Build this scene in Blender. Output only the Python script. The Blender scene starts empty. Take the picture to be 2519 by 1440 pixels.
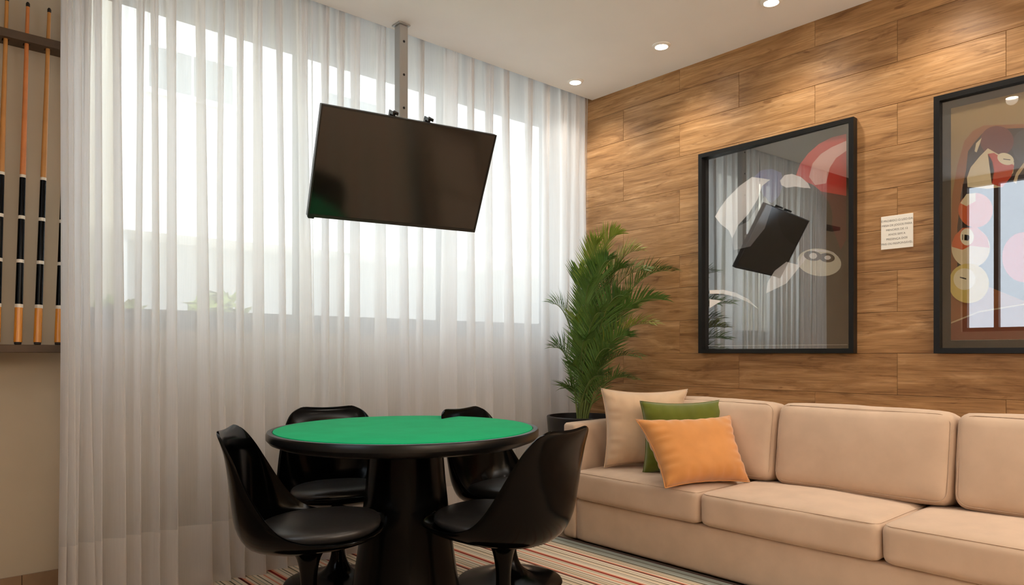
import bpy, bmesh, math, random
from mathutils import Vector, Matrix, Quaternion

random.seed(7)
C = bpy.context.scene.collection
SC = bpy.context.scene
PI = math.pi

# ------------------------------------------------------------------ camera
YAW = math.radians(41.7)
EYE = Vector((0, 0, 1.056))
FPX, CX, CY = 1728.0, 1259.5, 868.0
cam_data = bpy.data.cameras.new('camera')
cam_data.sensor_width = 36.0
cam_data.lens = 36.0 * FPX / 2519.0
cam_data.shift_y = (CY - 720.0) / 2519.0
cam_data.clip_start = 0.02
cam = bpy.data.objects.new('camera', cam_data)
C.objects.link(cam)
cam.location = EYE
cam.rotation_euler = (PI / 2, 0, -YAW)
SC.camera = cam

# ------------------------------------------------------------------ world, sun, exposure
SC.view_settings.view_transform = 'Standard'
SC.view_settings.look = 'None'
SC.view_settings.gamma = 1.0
SC.view_settings.use_curve_mapping = False
SC.view_settings.exposure = 0.16
W = bpy.data.worlds.new('overcast_sky')
SC.world = W
W.use_nodes = True
W.node_tree.nodes['Background'].inputs[0].default_value = (0.80, 0.90, 1.0, 1)
W.node_tree.nodes['Background'].inputs[1].default_value = 3.0
SUN = 2.0
sd = bpy.data.lights.new('sun', 'SUN')
sd.energy = SUN
sd.angle = math.radians(2)
sd.color = (1.0, 0.985, 0.96)
so = bpy.data.objects.new('sun', sd)
C.objects.link(so)
so.rotation_euler = (math.radians(42), 0, math.radians(-20))
SPOT_WALL = 24.0       # downlights along the timber wall
SPOT_FILL = 13.0
UPLIGHT = 116.0         # uplighters added behind the camera as ceiling fill       # unseen downlights added as fill in the rest of the room
WARM = (1.0, 0.90, 0.78)
try:
    SC.cycles.transparent_max_bounces = 24
    SC.cycles.max_bounces = 10
    SC.cycles.diffuse_bounces = 6
    SC.cycles.sample_clamp_indirect = 6
except Exception:
    pass

# ------------------------------------------------------------------ helpers
FW = Vector((math.sin(YAW), math.cos(YAW), 0))
RT = Vector((math.cos(YAW), -math.sin(YAW), 0))


def at_depth(px, py, z):
    return EYE + FW * z + RT * ((px - CX) / FPX * z) + Vector((0, 0, (CY - py) / FPX * z))


def at_x(px, py, x):
    u = (px - CX) / FPX
    return at_depth(px, py, x / (FW.x + u * RT.x))


def x_on_y(px, y):
    u = (px - CX) / FPX
    z = y / (FW.y + u * RT.y)
    return z * (FW.x + u * RT.x)


def lin(r, g, b):
    def f(c):
        c /= 255.0
        return c / 12.92 if c <= 0.04045 else ((c + 0.055) / 1.055) ** 2.4
    return (f(r), f(g), f(b), 1.0)


class Nodes:
    def __init__(self, name):
        self.m = bpy.data.materials.new(name)
        self.m.use_nodes = True
        self.t = self.m.node_tree
        self.b = self.t.nodes['Principled BSDF']
        self.out = self.t.nodes['Material Output']

    def n(self, kind, **kw):
        x = self.t.nodes.new(kind)
        for k, v in kw.items():
            setattr(x, k, v)
        return x

    def l(self, a, b):
        self.t.links.new(a, b)

    def ramp(self, stops, interp='LINEAR'):
        r = self.n('ShaderNodeValToRGB')
        r.color_ramp.interpolation = interp
        el = r.color_ramp.elements
        el[0].position, el[0].color = stops[0]
        el[1].position, el[1].color = stops[-1]
        for p, c in stops[1:-1]:
            e = el.new(p)
            e.color = c
        return r

    def bump(self, fac, strength=0.2, dist=0.002):
        b = self.n('ShaderNodeBump')
        b.inputs['Strength'].default_value = strength
        b.inputs['Distance'].default_value = dist
        self.l(fac, b.inputs['Height'])
        self.l(b.outputs[0], self.b.inputs['Normal'])


def plain(name, col, rough=0.5, metal=0.0, coat=0.0, noise=0.0, scale=30.0, bump=0.0, spec=None):
    k = Nodes(name)
    k.b.inputs['Base Color'].default_value = col
    k.b.inputs['Roughness'].default_value = rough
    k.b.inputs['Metallic'].default_value = metal
    k.b.inputs['Coat Weight'].default_value = coat
    if spec is not None:
        k.b.inputs['Specular IOR Level'].default_value = spec
    if noise or bump:
        tc = k.n('ShaderNodeTexCoord')
        nz = k.n('ShaderNodeTexNoise')
        nz.inputs['Scale'].default_value = scale
        nz.inputs['Detail'].default_value = 4
        k.l(tc.outputs['Object'], nz.inputs['Vector'])
        if noise:
            lo = tuple(c * (1 - noise) for c in col[:3]) + (1,)
            hi = tuple(min(1, c * (1 + noise)) for c in col[:3]) + (1,)
            r = k.ramp([(0.3, lo), (0.7, hi)])
            k.l(nz.outputs[0], r.inputs[0])
            k.l(r.outputs[0], k.b.inputs['Base Color'])
        if bump:
            k.bump(nz.outputs[0], bump, 0.002)
    return k.m


def emission(name, col, strength):
    k = Nodes(name)
    e = k.n('ShaderNodeEmission')
    e.inputs[0].default_value = col
    e.inputs[1].default_value = strength
    k.l(e.outputs[0], k.out.inputs[0])
    return k.m


def fabric(name, col, weave=900.0, noise=0.08, bump=0.15, sheen=0.3, rough=0.95):
    k = Nodes(name)
    tc = k.n('ShaderNodeTexCoord')
    nz = k.n('ShaderNodeTexNoise')
    nz.inputs['Scale'].default_value = 9.0
    nz.inputs['Detail'].default_value = 6
    k.l(tc.outputs['Object'], nz.inputs['Vector'])
    lo = tuple(c * (1 - noise) for c in col[:3]) + (1,)
    hi = tuple(min(1, c * (1 + noise)) for c in col[:3]) + (1,)
    r = k.ramp([(0.35, lo), (0.65, hi)])
    k.l(nz.outputs[0], r.inputs[0])
    k.l(r.outputs[0], k.b.inputs['Base Color'])
    k.b.inputs['Roughness'].default_value = rough
    k.b.inputs['Sheen Weight'].default_value = sheen
    k.b.inputs['Sheen Roughness'].default_value = 0.5
    k.b.inputs['Specular IOR Level'].default_value = 0.15
    n2 = k.n('ShaderNodeTexNoise')
    n2.inputs['Scale'].default_value = weave
    n2.inputs['Detail'].default_value = 2
    k.l(tc.outputs['Object'], n2.inputs['Vector'])
    k.bump(n2.outputs[0], bump, 0.001)
    return k.m


def timber(name):
    k = Nodes(name)
    tc = k.n('ShaderNodeTexCoord')
    oi = k.n('ShaderNodeObjectInfo')
    mul = k.n('ShaderNodeMath', operation='MULTIPLY')
    mul.inputs[1].default_value = 91.7
    k.l(oi.outputs['Random'], mul.inputs[0])
    cmb = k.n('ShaderNodeCombineXYZ')
    for i in range(3):
        k.l(mul.outputs[0], cmb.inputs[i])
    add = k.n('ShaderNodeVectorMath', operation='ADD')
    k.l(tc.outputs['Object'], add.inputs[0])
    k.l(cmb.outputs[0], add.inputs[1])
    # long wavy figure, a little oblique to the board
    mp = k.n('ShaderNodeMapping')
    mp.inputs['Scale'].default_value = (1.0, 1.2, 11.0)
    mp.inputs['Rotation'].default_value = (math.radians(3.5), 0, 0)
    k.l(add.outputs[0], mp.inputs['Vector'])
    n1 = k.n('ShaderNodeTexNoise')
    n1.inputs['Scale'].default_value = 1.7
    n1.inputs['Detail'].default_value = 9
    n1.inputs['Roughness'].default_value = 0.66
    n1.inputs['Distortion'].default_value = 0.9
    k.l(mp.outputs[0], n1.inputs['Vector'])
    r1 = k.ramp([(0.28, lin(114, 79, 46)), (0.42, lin(152, 113, 71)), (0.55, lin(171, 131, 87)), (0.70, lin(195, 157, 114))])
    k.l(n1.outputs[0], r1.inputs[0])
    # fine fibres
    mp2 = k.n('ShaderNodeMapping')
    mp2.inputs['Scale'].default_value = (1.0, 3.0, 95.0)
    k.l(add.outputs[0], mp2.inputs['Vector'])
    n2 = k.n('ShaderNodeTexNoise')
    n2.inputs['Scale'].default_value = 2.0
    n2.inputs['Detail'].default_value = 3
    k.l(mp2.outputs[0], n2.inputs['Vector'])
    r2 = k.ramp([(0.3, (0.74, 0.72, 0.70, 1)), (0.62, (1.06, 1.06, 1.06, 1))])
    k.l(n2.outputs[0], r2.inputs[0])
    mx = k.n('ShaderNodeMix', data_type='RGBA', blend_type='MULTIPLY')
    mx.inputs[0].default_value = 1.0
    k.l(r1.outputs[0], mx.inputs[6])
    k.l(r2.outputs[0], mx.inputs[7])
    # knots and dark streaks
    mp3 = k.n('ShaderNodeMapping')
    mp3.inputs['Scale'].default_value = (1.0, 1.6, 8.0)
    k.l(add.outputs[0], mp3.inputs['Vector'])
    n3 = k.n('ShaderNodeTexNoise')
    n3.inputs['Scale'].default_value = 2.6
    n3.inputs['Detail'].default_value = 5
    n3.inputs['Distortion'].default_value = 1.6
    k.l(mp3.outputs[0], n3.inputs['Vector'])
    r3 = k.ramp([(0.61, (1, 1, 1, 1)), (0.72, (0.50, 0.43, 0.36, 1))])
    k.l(n3.outputs[0], r3.inputs[0])
    mx2 = k.n('ShaderNodeMix', data_type='RGBA', blend_type='MULTIPLY')
    mx2.inputs[0].default_value = 0.8
    k.l(mx.outputs[2], mx2.inputs[6])
    k.l(r3.outputs[0], mx2.inputs[7])
    # board to board tone
    r4 = k.ramp([(0.0, (0.93, 0.92, 0.91, 1)), (1.0, (1.06, 1.06, 1.05, 1))])
    k.l(oi.outputs['Random'], r4.inputs[0])
    mx3 = k.n('ShaderNodeMix', data_type='RGBA', blend_type='MULTIPLY')
    mx3.inputs[0].default_value = 1.0
    k.l(mx2.outputs[2], mx3.inputs[6])
    k.l(r4.outputs[0], mx3.inputs[7])
    k.l(mx3.outputs[2], k.b.inputs['Base Color'])
    k.b.inputs['Roughness'].default_value = 0.42
    k.b.inputs['Specular IOR Level'].default_value = 0.4
    k.bump(n2.outputs[0], 0.12, 0.001)
    return k.m


def sheer(name, clear, col, through):
    # open weave: part of the light goes straight through, the threads scatter the rest both ways
    k = Nodes(name)
    tc = k.n('ShaderNodeTexCoord')
    mp = k.n('ShaderNodeMapping')
    mp.inputs['Scale'].default_value = (60, 60, 2)
    k.l(tc.outputs['Object'], mp.inputs['Vector'])
    nz = k.n('ShaderNodeTexNoise')
    nz.inputs['Scale'].default_value = 3
    nz.inputs['Detail'].default_value = 3
    k.l(mp.outputs[0], nz.inputs['Vector'])
    lw = k.n('ShaderNodeLayerWeight')
    lw.inputs['Blend'].default_value = 0.42
    inv = k.n('ShaderNodeMath', operation='SUBTRACT')
    inv.inputs[0].default_value = 1.0
    k.l(lw.outputs['Facing'], inv.inputs[1])
    m1 = k.n('ShaderNodeMath', operation='MULTIPLY')
    m1.inputs[1].default_value = clear
    k.l(inv.outputs[0], m1.inputs[0])
    m2 = k.n('ShaderNodeMath', operation='MULTIPLY_ADD')
    m2.inputs[1].default_value = 0.10
    m2.inputs[2].default_value = -0.05
    k.l(nz.outputs[0], m2.inputs[0])
    m3 = k.n('ShaderNodeMath', operation='ADD', use_clamp=True)
    k.l(m1.outputs[0], m3.inputs[0])
    k.l(m2.outputs[0], m3.inputs[1])
    df = k.n('ShaderNodeBsdfDiffuse')
    df.inputs[0].default_value = col
    tl = k.n('ShaderNodeBsdfTranslucent')
    tl.inputs[0].default_value = col
    mxa = k.n('ShaderNodeMixShader')
    mxa.inputs[0].default_value = through
    k.l(df.outputs[0], mxa.inputs[1])
    k.l(tl.outputs[0], mxa.inputs[2])
    tr = k.n('ShaderNodeBsdfTransparent')
    mxb = k.n('ShaderNodeMixShader')
    k.l(m3.outputs[0], mxb.inputs[0])
    k.l(mxa.outputs[0], mxb.inputs[1])
    k.l(tr.outputs[0], mxb.inputs[2])
    k.l(mxb.outputs[0], k.out.inputs[0])
    return k.m


def pane_mat(name, base, fres=1.5, tint=(1, 1, 1, 1)):
    k = Nodes(name)
    tr = k.n('ShaderNodeBsdfTransparent')
    tr.inputs[0].default_value = tint
    gl = k.n('ShaderNodeBsdfGlossy')
    gl.inputs['Roughness'].default_value = 0.0
    # Schlick reflectance, the same for both faces of the thin sheet
    lw = k.n('ShaderNodeLayerWeight')
    lw.inputs['Blend'].default_value = 0.5
    pw = k.n('ShaderNodeMath', operation='POWER')
    pw.inputs[1].default_value = 5.0
    k.l(lw.outputs['Facing'], pw.inputs[0])
    f0 = ((fres - 1) / (fres + 1)) ** 2 + base
    ad = k.n('ShaderNodeMath', operation='MULTIPLY_ADD', use_clamp=True)
    ad.inputs[1].default_value = 1 - f0
    ad.inputs[2].default_value = f0
    k.l(pw.outputs[0], ad.inputs[0])
    mx = k.n('ShaderNodeMixShader')
    k.l(ad.outputs[0], mx.inputs[0])
    k.l(tr.outputs[0], mx.inputs[1])
    k.l(gl.outputs[0], mx.inputs[2])
    k.l(mx.outputs[0], k.out.inputs[0])
    return k.m


def rug_mat():
    k = Nodes('striped_rug')
    tc = k.n('ShaderNodeTexCoord')
    sp = k.n('ShaderNodeSeparateXYZ')
    k.l(tc.outputs['Object'], sp.inputs[0])
    cream, sand, red, ol, wine, gr = (lin(224, 208, 186), lin(208, 188, 160), lin(140, 42, 36), lin(96, 94, 76),
                                      lin(90, 36, 34), lin(160, 160, 142))
    salmon = lin(216, 146, 118)
    seq = [(red, 11), (salmon, 10), (cream, 17), (gr, 5), (cream, 9), (ol, 4), (cream, 13), (sand, 12), (ol, 5), (cream, 14), (gr, 6), (cream, 15),
           (wine, 10), (salmon, 9), (cream, 12), (ol, 4), (sand, 16), (gr, 5), (cream, 12), (ol, 4), (cream, 16), (salmon, 9), (cream, 14), (gr, 5), (sand, 10)]
    tot = float(sum(s for _, s in seq))
    period = 0.29
    md = k.n('ShaderNodeMath', operation='DIVIDE')
    md.inputs[1].default_value = period
    k.l(sp.outputs[0], md.inputs[0])
    fr = k.n('ShaderNodeMath', operation='FRACT')
    k.l(md.outputs[0], fr.inputs[0])
    stops, a = [], 0.0
    for c, s in seq:
        stops.append((a / tot, c))
        a += s
    r = k.ramp(stops, 'CONSTANT')
    k.l(fr.outputs[0], r.inputs[0])
    # the plain blue-grey border next to the sofa
    bl = k.ramp([(0.0, lin(112, 106, 92)), (0.12, lin(160, 166, 158)), (0.45, lin(104, 100, 88)), (0.52, lin(150, 158, 152)),
                 (0.80, lin(72, 44, 44)), (0.9, lin(96, 92, 86))], 'CONSTANT')
    e1 = k.n('ShaderNodeMapRange')
    e1.inputs['From Min'].default_value = 1.085
    e1.inputs['From Max'].default_value = 1.21
    k.l(sp.outputs[0], e1.inputs['Value'])
    k.l(e1.outputs[0], bl.inputs[0])
    gt = k.n('ShaderNodeMath', operation='GREATER_THAN')
    gt.inputs[1].default_value = 1.085
    k.l(sp.outputs[0], gt.inputs[0])
    mx = k.n('ShaderNodeMix', data_type='RGBA')
    k.l(gt.outputs[0], mx.inputs[0])
    k.l(r.outputs[0], mx.inputs[6])
    k.l(bl.outputs[0], mx.inputs[7])
    k.l(mx.outputs[2], k.b.inputs['Base Color'])
    k.b.inputs['Roughness'].default_value = 0.95
    k.b.inputs['Specular IOR Level'].default_value = 0.1
    nz = k.n('ShaderNodeTexNoise')
    nz.inputs['Scale'].default_value = 350
    k.l(tc.outputs['Object'], nz.inputs['Vector'])
    k.bump(nz.outputs[0], 0.4, 0.002)
    return k.m


M = {}
M['ceiling'] = plain('matt_white_paint', lin(236, 233, 228), 0.9, noise=0.015, scale=4)
M['wall'] = plain('taupe_wall_paint', lin(184, 170, 148), 0.85, noise=0.03, scale=5)
M['pocket'] = plain('pocket_shade_grey', lin(84, 84, 82), 0.9)  # shade inside the deep curtain pocket, put into the colour
M['wall_dark'] = plain('beige_wall_paint', lin(170, 150, 122), 0.85, noise=0.03, scale=5)
M['floor'] = plain('porcelain_floor', lin(150, 130, 108), 0.4, noise=0.08, scale=6)
M['skirt'] = plain('brown_skirting_tile', lin(140, 112, 84), 0.45, noise=0.12, scale=14)
M['grout'] = plain('joint', lin(60, 44, 30), 0.9)
M['timber'] = timber('oak_plank')
M['alu'] = plain('dark_window_aluminium', lin(62, 64, 66), 0.45, 0.3)
M['pane'] = pane_mat('window_glass', 0.0)
M['sheer'] = sheer('sheer_voile', 0.29, (0.95, 0.945, 0.945, 1), 0.86)
M['sheer_hem'] = sheer('sheer_voile_double', 0.06, (0.88, 0.86, 0.845, 1), 0.72)
M['black'] = plain('black_gloss_lacquer', (0.0015, 0.0015, 0.0015, 1), 0.15, spec=0.12)
M['black_table'] = plain('black_satin_lacquer', (0.002, 0.002, 0.002, 1), 0.20, spec=0.12)
M['rim'] = plain('black_table_rim', (0.006, 0.006, 0.006, 1), 0.30, spec=0.35)
M['felt'] = fabric('green_felt', lin(0, 186, 122), 700, 0.05, 0.2, 0.04)
M['leather'] = plain('black_leatherette', (0.030, 0.027, 0.025, 1), 0.34, noise=0.1, scale=60, bump=0.12)
M['sofa'] = fabric('beige_linen_sofa', lin(200, 175, 152), 800, 0.05, 0.15, 0.15)
M['pipe'] = fabric('beige_piping', lin(200, 175, 152), 800, 0.03, 0.1, 0.2)
M['pil_beige'] = fabric('beige_velvet', lin(214, 184, 152), 600, 0.06, 0.1, 0.5)
M['pil_green'] = fabric('olive_velvet', lin(98, 106, 30), 600, 0.10, 0.1, 0.5)
M['pil_orange'] = fabric('ochre_velvet', lin(208, 144, 82), 600, 0.06, 0.1, 0.5)
M['leaf'] = plain('palm_leaf', lin(88, 122, 56), 0.38, noise=0.35, scale=5)
M['leaf2'] = plain('palm_leaf_young', lin(140, 158, 66), 0.42, noise=0.25, scale=5)
M['stalk'] = plain('palm_stalk', lin(118, 132, 70), 0.5, noise=0.2, scale=20)
M['pot'] = plain('black_planter', (0.012, 0.011, 0.011, 1), 0.3)
M['soil'] = plain('dark_soil', lin(46, 34, 26), 0.95, noise=0.4, scale=80, bump=0.8)
M['tvbody'] = plain('tv_black_plastic', (0.012, 0.012, 0.012, 1), 0.35)
M['screen'] = plain('tv_screen', (0.012, 0.011, 0.009, 1), 0.10, spec=0.7)
M['steel'] = plain('grey_painted_steel', lin(168, 168, 166), 0.45, 0.35)
M['hole'] = plain('dark_hole', (0.01, 0.01, 0.01, 1), 0.7)
M['frame'] = plain('black_frame', (0.008, 0.008, 0.008, 1), 0.35, spec=0.3)
M['mat'] = plain('charcoal_mat', (0.022, 0.022, 0.022, 1), 0.8)
M['acrylic'] = pane_mat('picture_acrylic', 0.24, 1.5)
M['pic_glass'] = pane_mat('picture_glass', 0.12, 1.5)
M['paper'] = plain('white_notice', lin(236, 234, 226), 0.5)
M['ink'] = plain('grey_ink', lin(120, 120, 118), 0.7)
M['rail'] = plain('dark_walnut_rail', lin(74, 54, 34), 0.5, noise=0.2, scale=12)
M['shaft'] = plain('maple_shaft', lin(190, 132, 66), 0.4, noise=0.1, scale=15)
M['shaft2'] = plain('reddish_shaft', lin(206, 126, 66), 0.4, noise=0.1, scale=15)
M['butt'] = plain('amber_butt', lin(214, 138, 40), 0.25, coat=0.5)
M['ring'] = plain('ivory_ring', lin(224, 216, 200), 0.3)
M['tip'] = plain('dark_tip', lin(38, 28, 20), 0.7)
M['rug'] = rug_mat()
M['trim'] = plain('white_trim', lin(238, 234, 226), 0.5)
M['lamp'] = emission('lamp_glow', (1.0, 0.88, 0.72, 1), 40.0)
M['render'] = plain('cream_render', lin(238, 237, 232), 0.9, noise=0.03, scale=0.6)
M['render_grey'] = plain('grey_render', lin(196, 196, 192), 0.9, noise=0.04, scale=0.6)
M['render_yellow'] = plain('yellow_render', lin(236, 230, 208), 0.9, noise=0.03, scale=0.8)
M['ext_glass'] = plain('facade_glass', lin(150, 156, 156), 0.35)
M['ext_frame'] = plain('facade_frame', lin(232, 232, 230), 0.5)
M['ground'] = plain('pale_paving', lin(205, 200, 190), 0.9, noise=0.06, scale=2)
M['shrub'] = plain('shrub_leaf', lin(132, 150, 62), 0.6, noise=0.3, scale=6)


def link(name, me, parent=None, mat=None, smooth=False):
    o = bpy.data.objects.new(name, me)
    C.objects.link(o)
    if parent is not None:
        o.parent = parent
    if mat is not None:
        for m in (mat if isinstance(mat, (list, tuple)) else [mat]):
            me.materials.append(m)
    if smooth:
        me.polygons.foreach_set('use_smooth', [True] * len(me.polygons))
    return o


def obj(name, bm, mat, parent=None, smooth=False):
    me = bpy.data.meshes.new(name)
    bmesh.ops.recalc_face_normals(bm, faces=bm.faces)
    bm.to_mesh(me)
    bm.free()
    return link(name, me, parent, mat, smooth)


def raw(name, verts, faces, mat, parent=None, smooth=True, idx=None):
    me = bpy.data.meshes.new(name)
    me.from_pydata([tuple(v) for v in verts], [], faces)
    me.update()
    o = link(name, me, parent, mat, smooth)
    if idx:
        me.polygons.foreach_set('material_index', idx)
    return o


def thing(name, label, cat, loc=(0, 0, 0), rotz=0.0, group=None):
    o = bpy.data.objects.new(name, None)
    o.empty_display_size = 0.1
    C.objects.link(o)
    o.location = loc
    o.rotation_euler = (0, 0, rotz)
    return tag(o, label, cat, group)


def tag(o, label, cat, group=None):
    o['label'] = label
    o['category'] = cat
    if group:
        o['group'] = group
    return o


def struct(o):
    o['kind'] = 'structure'
    return o


def dup(root, label=None):
    r = root.copy()
    C.objects.link(r)
    if label:
        r['label'] = label
    for ch in list(root.children):
        c = ch.copy()
        C.objects.link(c)
        c.parent = r
        for g in list(ch.children):
            d = g.copy()
            C.objects.link(d)
            d.parent = c
    return r


def box_bm(lo, hi, bev=0.0, seg=2, bm=None):
    bm = bm or bmesh.new()
    r = bmesh.ops.create_cube(bm, size=1.0)
    vs = r['verts']
    for v in vs:
        v.co = Vector([lo[i] + (v.co[i] + 0.5) * (hi[i] - lo[i]) for i in range(3)])
    if bev:
        es = list({e for v in vs for e in v.link_edges})
        bmesh.ops.bevel(bm, geom=es, offset=bev, segments=seg, profile=0.5, affect='EDGES')
    return bm


def box(name, lo, hi, mat, parent=None, bev=0.0, seg=2):
    return obj(name, box_bm(lo, hi, bev, seg), mat, parent)


def lathe_mesh(profile, n=48, caps=True):
    vs, fs = [], []
    for r, z in profile:
        for i in range(n):
            a = 2 * PI * i / n
            vs.append((r * math.cos(a), r * math.sin(a), z))
    m = len(profile)
    for j in range(m - 1):
        for i in range(n):
            k = (i + 1) % n
            fs.append((j * n + i, j * n + k, (j + 1) * n + k, (j + 1) * n + i))
    if caps:
        fs.append(tuple(reversed(range(n))))
        fs.append(tuple(range((m - 1) * n, m * n)))
    return vs, fs


def lathe(name, profile, mat, parent=None, n=48, sharp=40, caps=True):
    vs, fs = lathe_mesh(profile, n, caps)
    o = raw(name, vs, fs, mat, parent, True)
    try:
        o.data.set_sharp_from_angle(angle=math.radians(sharp))
    except Exception:
        pass
    return o


def tube_geo(path, radii, n=8):
    vs, fs = [], []
    m = len(path)
    up = Vector((0, 0, 1))
    for j, p in enumerate(path):
        t = (path[min(j + 1, m - 1)] - path[max(j - 1, 0)]).normalized()
        a = t.cross(up)
        if a.length < 1e-4:
            a = t.cross(Vector((0, 1, 0)))
        a.normalize()
        b = a.cross(t).normalized()
        r = radii[j] if isinstance(radii, (list, tuple)) else radii
        for i in range(n):
            q = 2 * PI * i / n
            vs.append(p + a * (r * math.cos(q)) + b * (r * math.sin(q)))
    for j in range(m - 1):
        for i in range(n):
            k = (i + 1) % n
            fs.append((j * n + i, j * n + k, (j + 1) * n + k, (j + 1) * n + i))
    fs.append(tuple(reversed(range(n))))
    fs.append(tuple(range((m - 1) * n, m * n)))
    return vs, fs


def hash_noise(x, y, z=0.0):
    from mathutils import noise
    return noise.noise(Vector((x, y, z)))


def soft_box(l, r, crown=(0.0, 0.0, 0.0), n=12, wob=0.0, seed=0):
    """rounded box of full size l centred on the origin, faces swelling by crown"""
    bm = bmesh.new()
    bmesh.ops.create_cube(bm, size=2.0)
    bmesh.ops.subdivide_edges(bm, edges=bm.edges[:], cuts=n, use_grid_fill=True)
    h = [v / 2 for v in l]
    for v in bm.verts:
        # even parameter with extra density near the edges
        p = [math.sin(c * PI / 2 * 0.94) / math.sin(PI / 2 * 0.94) for c in v.co]
        q = Vector([p[i] * h[i] for i in range(3)])
        inner = Vector([max(-h[i] + r, min(h[i] - r, q[i])) for i in range(3)])
        d = q - inner
        if d.length > 1e-9:
            # project the corner region on the rounding
            k = max(abs(d.x), abs(d.y), abs(d.z))
            q = inner + d.normalized() * k if k < r else inner + d.normalized() * r
        s = [1 - p[i] ** 2 for i in range(3)]
        q.x += crown[0] * s[1] * s[2] * p[0]
        q.y += crown[1] * s[0] * s[2] * p[1]
        q.z += crown[2] * s[0] * s[1] * p[2]
        if wob:
            w = hash_noise(q.x * 5 + seed, q.y * 5, q.z * 5) + 0.5 * hash_noise(q.x * 13 + seed, q.y * 13, q.z * 13)
            q += q.normalized() * (wob * w)
        v.co = q
    return bm


# ------------------------------------------------------------------ the room
XR, YW, ZC, XL, YB = 3.62, 3.62, 2.79, -0.80, -3.4
SILL, HEAD = 1.263, 2.745
struct(box('floor', (XL - .2, YB - .2, -0.12), (XR + .2, YW + .2, 0.0), M['floor']))
ZP = 2.98          # the curtain hangs in a pocket above the ceiling line
cb = box_bm((XL - .2, YB - .2, ZC), (XR + .2, 3.236, ZC + 0.3))
struct(obj('ceiling', cb, M['ceiling']))
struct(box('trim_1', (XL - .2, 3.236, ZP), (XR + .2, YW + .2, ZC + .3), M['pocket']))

# window wall (behind the curtain) and the wall piece with the cue rack
JL, JR = 0.63, 3.62
wb = box_bm((XL - .2, YW, 0), (JL, YW + .18, ZP))
box_bm((JL, YW, 0), (JR + .01, YW + .18, SILL - 0.10), bm=wb)
struct(box('trim_2', (JL, YW, HEAD), (JR, YW + .18, ZP), M['pocket']))  # lintel, darkened with the same painted-in pocket shade
box_bm((JR + .01, YW, 0), (XR + .2, YW + .11, ZP), bm=wb)
wall_window = struct(obj('wall_window', wb, M['wall']))
win = box_bm((JL, YW + .02, SILL - .10), (JR, YW + .10, SILL))
window_1 = struct(obj('window_1', win, M['alu']))
box('head_rail', (JL, YW + .03, HEAD - .04), (JR, YW + .09, HEAD), M['alu'], window_1)
muls = [0.66, 1.70, 2.67, 3.592]
for x in muls:
    box('mullion', (x - .025, YW + .03, SILL), (x + .025, YW + .09, HEAD - .04), M['alu'], window_1, 0.003, 1)
for a, b in zip(muls[:-1], muls[1:]):
    box('pane', (a + .025, YW + .057, SILL), (b - .025, YW + .063, HEAD - .04), M['pane'], window_1)

# left wall with a second window, back wall
W2 = (1.08, 2.25)
wl = box_bm((XL - .18, YB - .2, 0), (XL, W2[0], ZC))
box_bm((XL - .18, W2[1], 0), (XL, YW, ZP), bm=wl)
box_bm((XL - .18, W2[0], 0), (XL, W2[1], SILL), bm=wl)
box_bm((XL - .18, W2[0], HEAD), (XL, W2[1], ZC), bm=wl)
struct(obj('wall_left', wl, M['wall']))
w2 = struct(box('window_2', (XL - .12, W2[0], SILL), (XL - .05, W2[1], SILL + .04), M['rail']))
box('head_rail', (XL - .12, W2[0], HEAD - .04), (XL - .05, W2[1], HEAD), M['rail'], w2)
ms = [W2[0] + .02, 1.53, 1.965, W2[1] - .02]
for y in ms:
    box('mullion', (XL - .12, y - .02, SILL + .04), (XL - .05, y + .02, HEAD - .04), M['rail'], w2)
for a, b in zip(ms[:-1], ms[1:]):
    box('pane', (XL - .087, a + .02, SILL + .04), (XL - .081, b - .02, HEAD - .04), M['pane'], w2)
struct(box('wall_back', (XL - .2, YB - .18, 0), (XR + .2, YB, ZC), M['wall_dark']))

# timber-look wall: backing plus individual planks 84 x 20 cm, rows staggered
wall_right = struct(box('wall_right', (XR + .010, YB - .2, 0), (XR + .19, YW + .0, ZP), M['grout']))
PL, PH, GAP = 0.838, 0.200, 0.0012


def plank_mesh(l, hgt):
    bm = box_bm((-0.005, -l / 2 + GAP / 2, -hgt / 2 + GAP / 2), (0.005, l / 2 - GAP / 2, hgt / 2 - GAP / 2))
    es = [e for e in bm.edges if all(v.co.x < 0 for v in e.verts)]
    bmesh.ops.bevel(bm, geom=es, offset=0.0011, segments=1, affect='EDGES')
    me = bpy.data.meshes.new('plank')
    bmesh.ops.recalc_face_normals(bm, faces=bm.faces)
    bm.to_mesh(me)
    bm.free()
    me.materials.append(M['timber'])
    return me


plank_cache = {}
ytop = 3.269
row = 0
ztop = ZC
while ztop > 0.001:
    zlo = 2.652 - PH * row if row > 0 else 2.652
    if row == 0:
        zlo, zhi = 2.652, ZC + .06
    else:
        zhi = 2.652 - PH * (row - 1)
        zlo = max(0.0, zhi - PH)
    t0 = 0.745 if row % 2 == 0 else 0.307
    joints = [t0 + k * PL for k in range(-2, 8)]
    edges = [-(YW - ytop)] + [j for j in joints if -(YW - ytop) + .02 < j < 6.6] + [6.65]
    for a, b in zip(edges[:-1], edges[1:]):
        l = round(b - a, 3)
        hh = round(zhi - zlo, 3)
        if hh < 0.02:
            continue
        key = (l, hh)
        if key not in plank_cache:
            plank_cache[key] = plank_mesh(l, hh)
        o = bpy.data.objects.new('plank', plank_cache[key])
        C.objects.link(o)
        o.parent = wall_right
        o.location = (XR + .005, ytop - (a + b) / 2, (zlo + zhi) / 2)
    ztop = zlo
    row += 1

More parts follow.
